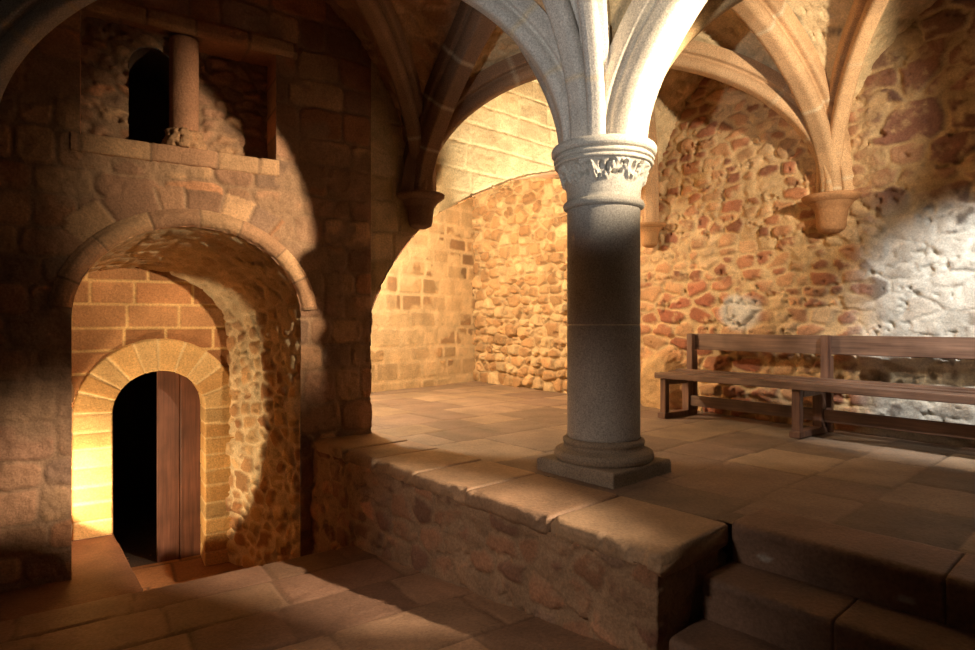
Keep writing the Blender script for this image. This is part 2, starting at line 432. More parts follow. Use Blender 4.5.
# ---- moulded hood ring of the niche
def sweep(P, lat, up, prof, closed=False):
    """P (n,3) path, lat/up (n,3) frames, prof (m,2) -> (n,m,3)"""
    return P[:, None, :] + prof[None, :, :1] * lat[:, None, :] + prof[None, :, 1:] * up[:, None, :]
def dense(prof, res):
    prof = np.array(prof); out = []
    for a, b in zip(prof[:-1], prof[1:]):
        n = max(1, int(np.hypot(*(b - a)) / res)); 
        out += [a + (b - a) * i / n for i in range(n)]
    out.append(prof[-1]); return np.array(out)
def build_hood():
    a = np.linspace(.10, math.pi - .10, 260)
    prof = dense([(.0, -.03), (.0, .012), (.025, .045), (.06, .06), (.095, .055), (.12, .03), (.135, .028), (.14, -.02)], .012)
    r0 = np.stack([np.cos(a) * NA, np.sin(a) * NB], -1)
    nn = np.stack([np.cos(a) / NA, np.sin(a) / NB], -1); nn /= np.linalg.norm(nn, axis=1)[:, None]
    q = r0[:, None, :] + nn[:, None, :] * prof[None, :, :1]
    d = np.r_[0, np.cumsum(np.hypot(*np.diff(r0, axis=0).T))]
    S, T = np.meshgrid(d, prof[:, 0], indexing='ij')
    h, c = ashlar(S, T, 87, (.9, 1), (.2, .34), .008, .006, P_LEFT[:3], MORT_D, rough=.008)
    P = lw(NT - q[..., 0], prof[None, :, 1] + h - .01, NZ + q[..., 1])
    structure(surf('trim_1', P, c, M_WALL), 'rounded stone moulding around the big niche arch', 'moulding')
build_hood()

# ---- twin window: recess, back panel with a dark arched hole, colonnette
def build_window():
    t0, t1, z0, z1 = WIN
    root = empty('window_1', tuple(lw(np.array(1.45), -.2, z0)))
    root_inv = -np.array(root.location)
    dep = .34
    # recess sides
    loop = np.array([(t0, z0), (t1, z0), (t1, z1), (t0, z1), (t0, z0)])
    lp = dense(loop, .02)
    d = np.r_[0, np.cumsum(np.hypot(*np.diff(lp, axis=0).T))]
    k = lin(0, dep, .02)
    S, T = np.meshgrid(d, k, indexing='ij')
    h, c = ashlar(S, T, 101, (.4, .5), (.2, .4), .012, .008, P_LEFT, MORT_D)
    P = lw(lp[:, 0][:, None] + 0 * T, -T, lp[:, 1][:, None] + 0 * T) + root_inv
    surf('window_reveal', P, c, M_WALL, root)
    ins, snap = ell_open(1.66, .15, 2.85, .16, 2.3)
    S, T, keep = wall_grid((t0, t1), (z0, z1), .0135, [(ins, snap)])
    h, c = rubble(S, T, 103, (.17, .10), .03, P_LEFT, MORT_D, cover=.25)
    off = np.where(S > 1.5, -.13, -dep + .01)
    P = lw(S, off + h, T) + root_inv
    surf('window_back', P, c, M_WALL, root, keep=keep)
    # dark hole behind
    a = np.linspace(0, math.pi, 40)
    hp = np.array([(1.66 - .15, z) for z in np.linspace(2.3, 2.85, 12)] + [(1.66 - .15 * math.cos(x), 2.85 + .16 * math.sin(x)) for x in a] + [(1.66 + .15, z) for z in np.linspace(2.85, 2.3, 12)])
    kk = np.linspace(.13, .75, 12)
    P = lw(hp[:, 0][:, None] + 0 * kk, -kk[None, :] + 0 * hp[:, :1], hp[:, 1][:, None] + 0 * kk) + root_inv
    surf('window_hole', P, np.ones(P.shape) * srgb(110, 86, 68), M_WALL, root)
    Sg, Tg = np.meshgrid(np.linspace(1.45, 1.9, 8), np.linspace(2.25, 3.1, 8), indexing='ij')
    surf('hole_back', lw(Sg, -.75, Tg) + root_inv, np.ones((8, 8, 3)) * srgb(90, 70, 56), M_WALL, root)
    # rough lintel
    k1 = lin(t0 - .16, t1 + .02, .014)
    prof = dense([(-.0, .0), (.03, .0), (.055, .03), (.05, .10), (.015, .13), (-.02, .13)], .012)
    S, T = np.meshgrid(k1, np.arange(len(prof)) * .012, indexing='ij')
    h, c = ashlar(S, T, 107, (.6, .7), (.3, .5), .012, .01, P_LEFT, MORT_D, rough=.012)
    P = lw(S, prof[None, :, 0] + h - .01, z1 - .02 + prof[None, :, 1] + .02 * (fbm(S, T, 4, 9) - .5)) + root_inv
    surf('window_lintel', P, c, M_WALL, root)
    # sill course
    prof = dense([(-.34, .0), (.0, .0), (.03, -.01), (.03, -.13), (.0, -.14)], .014)
    S, T = np.meshgrid(lin(t0 - .02, t1 + .05, .014), np.arange(len(prof)) * .014, indexing='ij')
    h, c = ashlar(S, T, 109, (.9, 1), (.25, .5), .012, .012, P_LEFT[:3], MORT_D, rough=.006)
    P = lw(S, prof[None, :, 0] + .5 * h - .01, z0 + prof[None, :, 1] + .5 * h) + root_inv
    surf('window_sill', P, c, M_WALL, root)
    structure(root, 'twin window recess high in the dark left wall', 'window')
build_window()

# ---- lathe helper
def lathe(name, prof, seg, mat, parent=None, col=None, disp=None, res=.02, origin=np.zeros(3)):
    p = dense(prof, res)
    a = np.linspace(0, 2 * math.pi, seg, endpoint=False)
    R = np.repeat(p[:, :1], seg, 1); H = np.repeat(p[:, 1:], seg, 1)
    A = np.repeat(a[None, :], len(p), 0)
    if disp is not None: R = np.maximum(R + disp(A, H, R), 0)
    P = np.stack([R * np.cos(A), R * np.sin(A), H], -1) + origin
    c = np.ones(P.shape) * (GREY if col is None else col(A, H) if callable(col) else col)
    return surf(name, P, c, mat, parent, closed=True)

def build_colonnette():
    p = lw(np.array(1.45), -.10, 2.265)
    root = empty('window_colonnette', tuple(p))
    tag(root, 'short round stone colonnette standing in the twin window', 'column')
    pk = srgb(176, 128, 96)
    lathe('shaft', [(.098, .14), (.10, .3), (.10, .84), (.0, .84)], 40, M_WALL, root, pk)
    def carve(A, H, R): return .02 * (fbm(A * .3, H, 18, 5) - .5) * 2 - .03 * sstep(fbm(A * .4, H, 14, 6), .56, .62)
    lathe('base', [(.0, .0), (.15, .0), (.155, .05), (.12, .10), (.13, .13), (.098, .155)], 64, M_WALL, root, srgb(184, 142, 104), carve, .008)
build_colonnette()

# ---- floors
def build_floor():
    S, T = np.meshgrid(lin(-2.2, 8.0, .02), lin(2.772, 6.75, .02), indexing='ij')
    h, c = ashlar(T, S, 111, (.42, .75), (.35, .85), .010, .008, P_FLOOR, srgb(112, 93, 76), warp=.02, rough=.003, rnd=.03)
    h = h + .012 * (fbm(S, T, 2.0, 5) - .5)
    structure(surf('floor', uv(S, T, h - .010), c, M_FLOOR), 'worn flagstone floor of the raised platform', 'floor')
    S, T = np.meshgrid(lin(4.62, 8.0, .03), lin(2.6, 2.76, .03), indexing='ij')
    h, c = ashlar(T, S, 112, (.42, .75), (.35, .85), .010, .008, P_FLOOR, srgb(112, 93, 76), warp=.02, rough=.003)
    structure(surf('floor_alcove', uv(S, T, h - .010), c, M_FLOOR), 'strip of flagstones behind the pier in the far bay', 'floor')
build_floor()

EDGE = uvp(4.08, 2.17)
def low_z(P):
    u = P @ U
    return -.46 - .09 * np.maximum(u - 1.4, -.3)
def build_lower_floor():
    Tt, Q = np.meshgrid(lin(-4.2, 3.2, .02), lin(0, 4.0, .02), indexing='ij')
    h, c = ashlar(Tt, Q, 121, (.45, .7), (.4, .8), .010, .008, [srgb(156, 122, 96), srgb(144, 110, 88), srgb(164, 130, 102)], srgb(132, 102, 80), warp=.02, rough=.003, rnd=.03)
    B = EDGE - Tt[..., None] * W - Q[..., None] * N
    zz = low_z(B) + h - .008 + .012 * (fbm(Tt, Q, 1.8, 6) - .5) - .02 * sstep(Q, .04, 0)
    P = B + zz[..., None] * Z
    skirt = P[:, :1, :].copy(); skirt[..., 2] = -1.3
    P = np.concatenate([skirt, P], 1); c = np.concatenate([c[:, :1], c], 1)
    structure(surf('floor_lower', P, c, M_FLOOR), 'paved lower floor in front of the parapet', 'floor')
    # bottom of the well before the door
    S, T = np.meshgrid(lin(-1.3, 2.6, .025), lin(-.3, 2.2, .025), indexing='ij')
    h, c = ashlar(S, T, 123, (.4, .6), (.4, .7), .01, .006, [srgb(170, 120, 78), srgb(156, 108, 70)], srgb(110, 80, 56), rough=.003)
    P = DC + S[..., None] * W + (.4 - T)[..., None] * N + (-1.19 + h - .006)[..., None] * Z
    structure(surf('floor_well', P, c, M_FLOOR), 'sunken floor at the foot of the small arched door', 'floor')
build_lower_floor()

def prism(name, poly, z0, z1, mat, col, parent=None, res=.03, seed=1, bev=.012, jit=.006):
    """an upright block on a polygon outline: gridded worn sides and a flat top"""
    poly = np.array(poly, float)
    n = len(poly)
    lp = dense(np.vstack([poly, poly[:1]]), res)[:-1]
    cen = lp.mean(0)
    d = lp - cen
    rings = []
    def ring(sc, z): 
        L = np.linalg.norm(d, axis=1)[:, None]
        q = cen + d * (1 - sc / np.maximum(L, .05)); return np.c_[q, np.full(len(lp), z)]
    for z in lin(z0, z1 - bev, res): rings.append(ring(0, z))
    rings.append(ring(bev * .3, z1 - bev * .3)); rings.append(ring(bev, z1))
    for k in np.linspace(0, 1, 10)[1:]:
        q = cen + d * (1 - k) * .97; rings.append(np.c_[q, np.full(len(lp), z1)])
    P = np.array(rings)
    arc = np.r_[0, np.cumsum(np.hypot(*np.diff(lp, axis=0).T))]
    w = (fbm(P[..., 0] * 1.7 + P[..., 1], P[..., 2] * 1.3 + P[..., 1], 7, seed) - .5) * jit * 2
    dn = d / (np.linalg.norm(d, axis=1)[:, None] + 1e-9)
    P[..., 0] += w * dn[None, :, 0]; P[..., 1] += w * dn[None, :, 1]
    P[..., 2] += (fbm(P[..., 0], P[..., 1], 5, seed + 3) - .5) * jit
    c = np.ones(P.shape) * col * (.8 + .4 * fbm(P[..., 0] + P[..., 2], P[..., 1], 6, seed + 1))[..., None]
    return surf(name, P, c, mat, parent, closed=True)

# ---- landing block left of the door
structure(prism('floor_landing', [(-3.16, 5.05), (-2.27, 3.95), (-2.22, 3.80), (-3.6, 2.9), (-4.6, 3.4), (-4.2, 4.6)], -1.3, -.78, M_FLOOR, srgb(140, 100, 74), seed=7, jit=.008), 'dark raised landing at the foot of the wall left of the small door', 'landing')

# ================================================================== PARAPET AND STEPS
def build_parapet():
    root = empty('parapet', tuple(uvp(3.2, 2.45, -.6)))
    off = -np.array(root.location)
    tag(root, 'low rubble parapet wall topped with flat coping slabs', 'low wall')
    # face towards the camera, end face round the corner
    s = np.r_[lin(4.76, 1.42, .0125), lin(1.42, 1.42, 1)[:0]]
    n1 = len(s); e = lin(2.20, 2.78, .0125)
    u = np.r_[s, np.full(len(e) - 1, 1.42)]; v = np.r_[np.full(n1, 2.20), e[1:]]
    d = np.r_[0, np.cumsum(np.hypot(np.diff(u), np.diff(v)))]
    nu = np.r_[np.zeros(n1), -np.ones(len(e) - 1)]; nv = np.r_[-np.ones(n1), np.zeros(len(e) - 1)]
    k = n1 - 1
    nu[k - 1:k + 2] = -.7; nv[k - 1:k + 2] = -.7
    S, T = np.meshgrid(d, lin(-1.3, -.07, .0125), indexing='ij')
    h, c = rubble(S, T, 131, (.23, .15), .03, [srgb(158, 116, 88), srgb(142, 104, 84), srgb(170, 126, 96), srgb(132, 98, 78), srgb(150, 120, 98)], srgb(158, 128, 100), cover=.55, warp=.03)
    h = h * .7 + .04 * (fbm(S, T, 1.5, 3) - .5)
    h = np.where((S > d[k] - .02) & (S < d[k] + .02), h * .8, h)
    P = uv(u[:, None] + nu[:, None] * h, v[:, None] + nv[:, None] * h, T) + off
    surf('wall_body', P, c, M_WALL, root)
    ju = [4.74, 4.12, 3.70, 3.18, 2.66, 2.02, 1.385]
    v1 = [2.765, 2.77, 2.76, 2.765, 2.755, 2.76]
    rng = np.random.RandomState(4)
    for i in range(6):
        a, b = ju[i], ju[i + 1]
        g = .006
        lo = 2.165
        S, T = np.meshgrid(lin(b + g, a - g, .012), lin(0, 1, .02 / .6), indexing='ij')
        # cross section: back edge, top, broken nose, underside
        pr = dense([(v1[i], -.10), (v1[i], -.004), (v1[i] - .006, .0), (lo + .03, .0), (lo + .006, -.012), (lo, -.03), (lo + .004, -.075), (lo + .03, -.105), (lo + .2, -.11)], .012)
        su = lin(b + g, a - g, .012)
        S, K = np.meshgrid(su, np.arange(len(pr)) * .012, indexing='ij')
        pv = np.repeat(pr[None, :, 0], len(su), 0); pz = np.repeat(pr[None, :, 1], len(su), 0)
        nose = sstep(pv, lo + .10, lo) 
        chip = sstep(fbm(S, K, 5, 140 + i), .50, .64)
        pv = pv + nose * (.022 * chip + .016 * (fbm(S, K, 9, 150 + i) - .5) + .02 * (fbm(S, S * 0, 1.3, 160 + i) - .4))
        pz = pz + nose * (-.012 * chip + .012 * (fbm(S, K, 11, 152 + i) - .5)) + .006 * (fbm(S, pv, 3, 155 + i) - .5) + rng.uniform(0, .010)
        en = np.minimum(S - S.min(), S.max() - S)
        pz = pz - .008 * sstep(en, .014, 0) * (pz > -.03)
        base = [srgb(160, 130, 102), srgb(150, 120, 94), srgb(168, 138, 108)][i % 3]
        c = np.ones(S.shape + (3,)) * base * (.8 + .4 * fbm(S, pv, 5, 158 + i))[..., None]
        P = uv(S, pv, pz)
        # close both ends towards the middle line
        mid = P.mean(1, keepdims=True)
        P = np.concatenate([np.repeat(mid[:1], P.shape[1], 1), P, np.repeat(mid[-1:], P.shape[1], 1)], 0)
        c = np.concatenate([c[:1], c, c[-1:]], 0)
        surf('coping_slab', P + off, c, M_FLOOR, root, closed=True)
build_parapet()

def build_steps():
    spec = [('stone_step', 2.76, 3.10, -.19, -.012, 'top stone step level with the platform floor'),
            ('stone_step', 2.485, 2.79, -.37, -.17, 'middle stone step of the flight beside the parapet end'),
            ('stone_step', 2.215, 2.52, -.62, -.35, 'lowest stone step, mostly cut off by the picture edge')]
    for i, (nm, v0, v1, z0, z1, lab) in enumerate(spec):
        root = empty(nm, tuple(uvp(.4, (v0 + v1) / 2, z0)))
        off = -np.array(root.location)
        tag(root, lab, 'step', 'steps up to the platform')
        cuts = [[1.375, .55, -.3, -1.6], [1.375, .84, -.1, -1.6], [1.375, .9, .1, -1.6]][i]
        if i == 0: z1 = .012
        for a, b in zip(cuts[:-1], cuts[1:]):
            su = lin(b + .003, a - .003, .014)
            pr = dense([(v1, z1 - .01), (v1, z1), (v0 + .03, z1), (v0 + .006, z1 - .008), (v0, z1 - .03), (v0 + .004, z0)], .013)
            S, K = np.meshgrid(su, np.arange(len(pr)) * .013, indexing='ij')
            pv = np.repeat(pr[None, :, 0], len(su), 0); pz = np.repeat(pr[None, :, 1], len(su), 0)
            pv = pv + .016 * (fbm(S, K, 4, 170 + i) - .5) + .006 * (fbm(S, K, 16, 175 + i) - .5)
            pz = pz + .010 * (fbm(S, pv, 3, 172 + i) - .5) * (K < .36)
            c = np.ones(S.shape + (3,)) * srgb(134, 106, 88) * (.75 + .5 * fbm(S, pv + pz, 6, 178 + i))[..., None]
            if i == 0:      # two pale scuffs on the riser
                for us, zs in ((1.216, -.113), (.675, -.12)):
                    sc = sstep(((S - us) / .035) ** 2 + ((pz - zs) / .016) ** 2 + (fbm(S, pz, 30, 5) - .5), 1.1, .4)[..., None] * .6
                    c = c * (1 - sc) + srgb(190, 184, 174) * sc
            P = uv(S, pv, pz)
            mid = P.mean(1, keepdims=True)
            P = np.concatenate([np.repeat(mid[:1], P.shape[1], 1), P, np.repeat(mid[-1:], P.shape[1], 1)], 0)
            c = np.concatenate([c[:1], c, c[-1:]], 0)
            surf('step_stone', P + off, c, M_FLOOR, root)
build_steps()

# ================================================================== COLUMN
CC = np.array([.757, 3.92, 0])
ZS = 2.10                                                # springing
def build_column():
    root = empty('stone_column', tuple(CC), AL)
    tag(root, 'thick round granite column with carved capital in the middle', 'column')
    G = srgb(172, 167, 160)
    gb = srgb(150, 134, 116)
    prism('plinth', [(-.308, -.308), (.308, -.308), (.308, .308), (-.308, .308)], -.02, .085, M_GRAN, gb, root, .015, 3, .018, .010)
    lathe('base_moulding', [(.0, .07), (.29, .075), (.312, .095), (.318, .12), (.308, .145), (.275, .158), (.258, .165), (.252, .18), (.262, .195), (.262, .21), (.248, .222), (.236, .226)], 96, M_GRAN, root, gb,
          lambda A, H, R: .010 * (fbm(np.cos(A) * .3 + H, np.sin(A) * .3, 9, 4) - .5), .008)
    def dr(A, H, R): return .004 * (fbm(np.cos(A) * .4 + H * .3, np.sin(A) * .4 + H, 7, 6) - .5)
    lathe('lower_drum', [(.228, .222), (.235, .23), (.235, .94), (.231, .947), (.2, .948)], 96, M_GRAN, root, G, dr)
    lathe('mortar_joint', [(.2, .946), (.2325, .946), (.2325, .956), (.2, .956)], 96, M_WALL, root, srgb(226, 218, 200))
    lathe('upper_drum', [(.2, .954), (.231, .955), (.235, .962), (.234, 1.70), (.22, 1.705)], 96, M_GRAN, root, G, dr)
    # capital: necking ring, bell with carved leaves, stepped rings and thick abacus
    prof = [(.20, 1.69), (.240, 1.695), (.256, 1.705), (.262, 1.722), (.256, 1.74), (.240, 1.75), (.236, 1.77), (.240, 1.82), (.252, 1.87), (.272, 1.93), (.292, 1.965), (.298, 1.972), (.312, 1.974), (.318, 1.984), (.312, 1.994), (.302, 1.998), (.302, 2.004), (.318, 2.006), (.324, 2.016), (.318, 2.026), (.306, 2.030), (.306, 2.038), (.325, 2.042), (.337, 2.056), (.338, 2.080), (.330, 2.096), (.31, 2.102), (.0, 2.102)]
    def carve(A, H, R):
        # leaf sprigs: raised scrolling lobes between drilled holes in a band below the rings
        s = A * .28
        band = sstep(H, 1.835, 1.865) * sstep(H, 1.972, 1.95)
        per = 2 * math.pi / 8
        a = ((A + .35) % per) / per - .5
        hh = (H - 1.91) / .06
        stem_ = np.abs(hh * .5 - .55 * np.sin(a * 6.0))
        lobes = sstep(stem_, .42, .15)
        vein = sstep(np.abs(np.sin(a * 20 + hh * 2.2)), .2, .8)
        hole = np.zeros_like(A)
        for (ax, hz, ra, rz) in ((-.28, .35, .060, .42), (-.10, .15, .055, .5), (.12, -.35, .12, .18), (.30, -.25, .06, .25), (-.34, -.75, .05, .22), (.02, .75, .10, .15), (.38, .55, .07, .2)):
            hole = np.maximum(hole, sstep(((a - ax) / ra) ** 2 + ((hh - hz) / rz) ** 2, 1.3, .5))
        rel = band * (.020 * lobes * (.5 + .5 * vein) - .05 * hole)
        return rel + .003 * (fbm(s, H, 24, 9) - .5)
    lathe('capital', prof, 420, M_GRAN, root, srgb(176, 171, 162), carve, .0055)
    return root
col_root = build_column()
# the next column of the arcade, just beyond the right edge of the picture
c2 = col_root.copy(); C.objects.link(c2); c2.location = tuple(CC - 3.2 * U)
c2['label'] = 'next granite column of the arcade, past the steps and outside the picture'
for ch in list(col_root.children):
    d_ = ch.copy(); C.objects.link(d_); d_.parent = c2

# ================================================================== RIBS, WEBS, CORBELS
def half_curve(h, r, n, flat=0.0):
    p = half_curve0(h, r, n)
    t = np.linspace(0, 1, n)
    p[:, 1] = p[:, 1] * (1 - flat) + flat * r * p[:, 0] / h
    return p
def half_curve0(h, r, n):
    """springing (0,0) vertical tangent -> apex (h, r)"""
    if r >= h:
        R = (h * h + r * r) / (2 * h)
        ph = math.acos((R - h) / R)
        p = np.linspace(0, ph, n)
        return np.stack([R - R * np.cos(p), R * np.sin(p)], -1)
    p = np.linspace(0, math.pi / 2, n)
    return np.stack([h - h * np.cos(p), r * np.sin(p)], -1)
def full_arch(A, B, sa, sb, za, zb, zt, n=70, mid=.5, flat=0.0):
    """intrados polyline of an arch from springer A to springer B (xy points)"""
    A = np.array(A[:2]); B = np.array(B[:2])
    L = np.linalg.norm(B - A); e = (B - A) / L
    m = L * mid
    l = half_curve(m - sa, zt - za, n, flat); r = half_curve(L - sb - m, zt - zb, n, flat)
    s = np.r_[sa + l[:, 0], (L - sb - r[:, 0])[::-1][1:]]
    z = np.r_[za + l[:, 1], (zb + r[:, 1])[::-1][1:]]
    return np.c_[A[None] + e[None] * s[:, None], z], np.r_[e, 0]
def rib_mesh(name, path, e, width, depth, style, label, col, cat='rib', part=None, seed=1, mat=None):
    P = path
    t = np.gradient(P, axis=0); t /= np.linalg.norm(t, axis=1)[:, None]
    lat = np.cross(e, Z)
    up = np.cross(lat, t); up *= np.sign((up @ Z) + 1e-6)[:, None] if False else 1
    # outward (extrados) direction: to the left of travel from A over the crown
    nrm = np.stack([-t[:, 2] * e[0], -t[:, 2] * e[1], t[:, :2] @ e[:2]], -1)
    w = width[0] / 2 if isinstance(width, tuple) else width / 2
    D = depth
    if style == 'band':      # broad arch: flat soffit, hollow, deep groove, upper order
        hp = [(w, D), (w, D * .62), (w * .97, D * .56), (w * .88, D * .53), (w * .74, D * .54), (w * .70, D * .49), (w * .80, D * .42), (w * .82, D * .36), (w * .76, D * .20), (w * .64, D * .05), (w * .56, .0)]
    else:                    # rib: rounded nose, deep groove, fillet
        hp = [(w, D), (w, D * .60), (w * .95, D * .54), (w * .82, D * .51), (w * .50, D * .53), (w * .46, D * .47), (w * .60, D * .38), (w * .66, D * .28), (w * .64, D * .14), (w * .52, D * .04), (w * .36, .0)]
    pr = [(-x, y) for x, y in hp] + hp[::-1]
    pr = dense(pr, .018)
    d = np.r_[0, np.cumsum(np.linalg.norm(np.diff(P, axis=0), axis=1))]
    ws = 1 + (width[1] / width[0] - 1) * sstep(d / d[-1], .30, .62) if isinstance(width, tuple) else np.ones(len(P))
    G = P[:, None, :] + pr[None, :, :1] * ws[:, None, None] * lat[None, None, :] + pr[None, :, 1:] * nrm[:, None, :]
    d = np.r_[0, np.cumsum(np.linalg.norm(np.diff(P, axis=0), axis=1))]
    rng = np.random.RandomState(seed)
    js = [0.]
    while js[-1] < d[-1]: js.append(js[-1] + rng.uniform(.34, .52))
    js = np.array(js); js[-1] = 99
    k = np.clip(np.searchsorted(js, d) - 1, 0, len(js) - 1)
    dj = np.abs(d[:, None] - js[None, 1:]).min(1)
    S, T = np.meshgrid(d, pr[:, 0] + pr[:, 1], indexing='ij')
    var = .86 + .28 * h2(k, k * 0, seed + 2)
    col = np.array(col)
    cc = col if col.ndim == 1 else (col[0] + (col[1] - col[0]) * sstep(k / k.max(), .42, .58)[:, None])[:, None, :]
    c = np.ones(G.shape) * cc * var[:, None, None] * (.85 + .3 * fbm(S, T, 7, seed + 3))[..., None]
    m = sstep(dj, .009, .004)[:, None, None]
    c = c * (1 - .75 * m) + srgb(200, 182, 152) * .75 * m
    o = surf(name, G, c, mat or M_GRAN)
    tag(o, label, cat, 'vault ribs and arches')
    return o

Pp = uvp(4.50, 3.155)[:2]; Qp = np.array([3.13, 5.46]); Rp = uvp(4.02, 6.08)[:2]
P2 = (ARRIS - 2.62 * W - .10 * N)[:2]                    # corbel just out of the picture on the left
C1 = CC[:2]; C2 = (CC - 3.2 * U)[:2]; Q2 = uvp(-.95, 5.55)[:2]
C2b = (CC - 2.3 * U)[:2]; KQ2 = (np.array([3.13, 5.46]) + C2b) / 2; Q2b = 2 * KQ2 - C1
N1 = (CC - 2.95 * V)[:2]; N2 = CC[:2] + 3.6 * np.array((-.37, -.93))
ZK = 2.12
GB = srgb(178, 172, 164); BR = srgb(186, 150, 112)
def arch(A, B, sa, sb, zt, mid=.5, za=ZS, zb=ZK, n=80, flat=0.0): return full_arch(A, B, sa, sb, za, zb, zt, n, mid, flat)
ARC = {}
def rib(key, A, B, sa, sb, zt, w, dp, style, label, col, mid=.5, cat='rib', seed=1, name='vault_rib', za=ZS, zb=ZK, flat=0.0, half=False):
    p, e = arch(A, B, sa, sb, zt, mid, za, zb, flat=flat)
    if half: p = p[:86]
    ARC[key] = (p, e, dp)
    return rib_mesh(name, p, e, w, dp, style, label, col, cat, seed=seed)
rib('CP', C1, Pp, .27, .06, 3.43, (.46, .24), .26, 'band', 'arcade arch springing left from the column capital to the dark corbel', (GB, srgb(136, 106, 82)), flat=.5, name='arcade_arch', cat='arch', seed=2)  # browner stones towards the corbel, darkened so the colour carries the shade there
rib('CQ', C1, Qp, .27, .06, 3.46, .27, .25, 'rib', 'cross arch from the capital over to the corbel above the bench', BR, flat=.3, name='transverse_arch', cat='arch', seed=3)
rib('CC2', C1, C2, .27, .27, 3.43, .36, .26, 'band', 'brightly lit arch springing from the right side of the capital', srgb(192, 182, 166), flat=.4, name='arcade_arch', cat='arch', seed=4, zb=ZS)
rib('CN', C1, N1, .27, .27, 3.46, .22, .24, 'rib', 'grey rib rising from the capital towards the upper left, beside the arcade arch', GB, seed=5, zb=ZS, half=True)
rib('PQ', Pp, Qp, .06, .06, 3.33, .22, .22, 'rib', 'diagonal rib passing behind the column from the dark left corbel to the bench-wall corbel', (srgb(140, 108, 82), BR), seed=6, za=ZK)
rib('CR', C1, Rp, .27, .06, 3.33, .20, .22, 'rib', 'thin warm-lit rib behind the capital leading to the half-hidden corbel', BR, seed=7)
rib('PP2', Pp, N1, .06, .27, 3.33, .20, .22, 'rib', 'dark diagonal rib climbing from the left corbel along the dim left wall', srgb(150, 120, 96), seed=8, za=ZK, zb=ZS, half=True)
rib('CN2', C1, N2, .27, .27, 3.33, .17, .22, 'rib', 'upright grey rib in the middle of the fan above the capital', GB, seed=9, zb=ZS, half=True)
rib('CP2', C1, P2, .27, .06, 3.33, .20, .22, 'rib', 'dim diagonal rib seen in the top left corner of the vault', GB, seed=10)
rib('QC2', Qp, C2b, .06, .27, 3.33, .20, .22, 'rib', 'steep rib rising from the bench-wall corbel to the upper right', BR, seed=11, za=ZK, zb=ZS, half=True)
rib('CQ2', C1, Q2b, .27, .06, 3.33, .20, .22, 'rib', 'warm-lit rib leaning right in the fan above the capital', srgb(190, 160, 120), seed=12, half=True)

def web(name, label, corners, K, walls, seed, pal, mort, cover=.3, lift=.16):
    """vault cell A-B-K: (A, B) springers, arch between them and the two half diagonals"""
    A, B, sa, sb, za, zb, zt = corners
    K = np.array(K)
    out = []
    n, m = 120, 90
    objs = []
    for (X, Y, sx, zx) in ((A, B, sa, za), (B, A, sb, zb)):
        X = np.array(X[:2]); Y = np.array(Y[:2])
        L = np.linalg.norm(Y - X); e = (Y - X) / L
        a = half_curve(L / 2 - sx * .3, zt - zx, n)
        pa = np.c_[X[None] + e[None] * (sx * .3 + a[:, :1]), zx + a[:, 1]]
        Lk = np.linalg.norm(K[:2] - X); ek = (K[:2] - X) / Lk
        dg = half_curve(Lk - sx * .3, K[2] - zx, n)
        pd = np.c_[X[None] + ek[None] * (sx * .3 + dg[:, :1]), zx + dg[:, 1]]
        k = np.linspace(0, 1, m)[None, :, None]
        P = pa[:, None, :] * (1 - k) + pd[:, None, :] * k
        bul = (4 * k * (1 - k)) * .06 * np.linspace(0, 1, n)[:, None, None]
        P = P + bul * Z
        out.append(P if X is A or np.allclose(X, np.array(A[:2])) else P[::-1])
    P = np.concatenate([out[0], out[1][1:]], 0)
    ds = np.r_[0, np.cumsum(np.linalg.norm(np.diff(P[:, 0], axis=0), axis=1))]
    wd = np.linalg.norm(P[:, -1] - P[:, 0], axis=1)
    S = np.repeat(ds[:, None], m, 1); T = wd[:, None] * np.linspace(0, 1, m)[None, :]
    h, c = rubble(T, S, seed, (.24, .12), .018, pal, mort, cover=cover, warp=.03)
    a_ = np.gradient(P, axis=0); b_ = np.gradient(P, axis=1)
    nr = np.cross(a_, b_); nr /= np.linalg.norm(nr, axis=2)[..., None] + 1e-9
    nr *= np.where(nr[..., 2:] > 0, -1, 1)
    P = P + nr * h[..., None]
    return structure(surf(name, P, c, M_WALL), label, 'vault')
KA = ((np.array(C1) + Rp + Pp + Qp) / 4); KA = (*KA, 3.58)
KN = ((np.array(C1) + Pp + N1 + P2) / 4); KN = (*KN, 3.58)
KR = (*(np.array(C1) + 1.8 * np.array((-.37, -.93))), 3.58)
KQ = (*KQ2, 3.58)
Qw = uvp(2.10, 6.02)[:2]; Rw = uvp(4.10, 6.22)[:2]; Q2w = uvp(-1.0, 5.70)[:2]
Pw = uvp(4.62, 3.15)[:2]
YW = [srgb(208, 178, 136), srgb(196, 164, 122), srgb(216, 188, 148)]
YM = srgb(214, 188, 146)
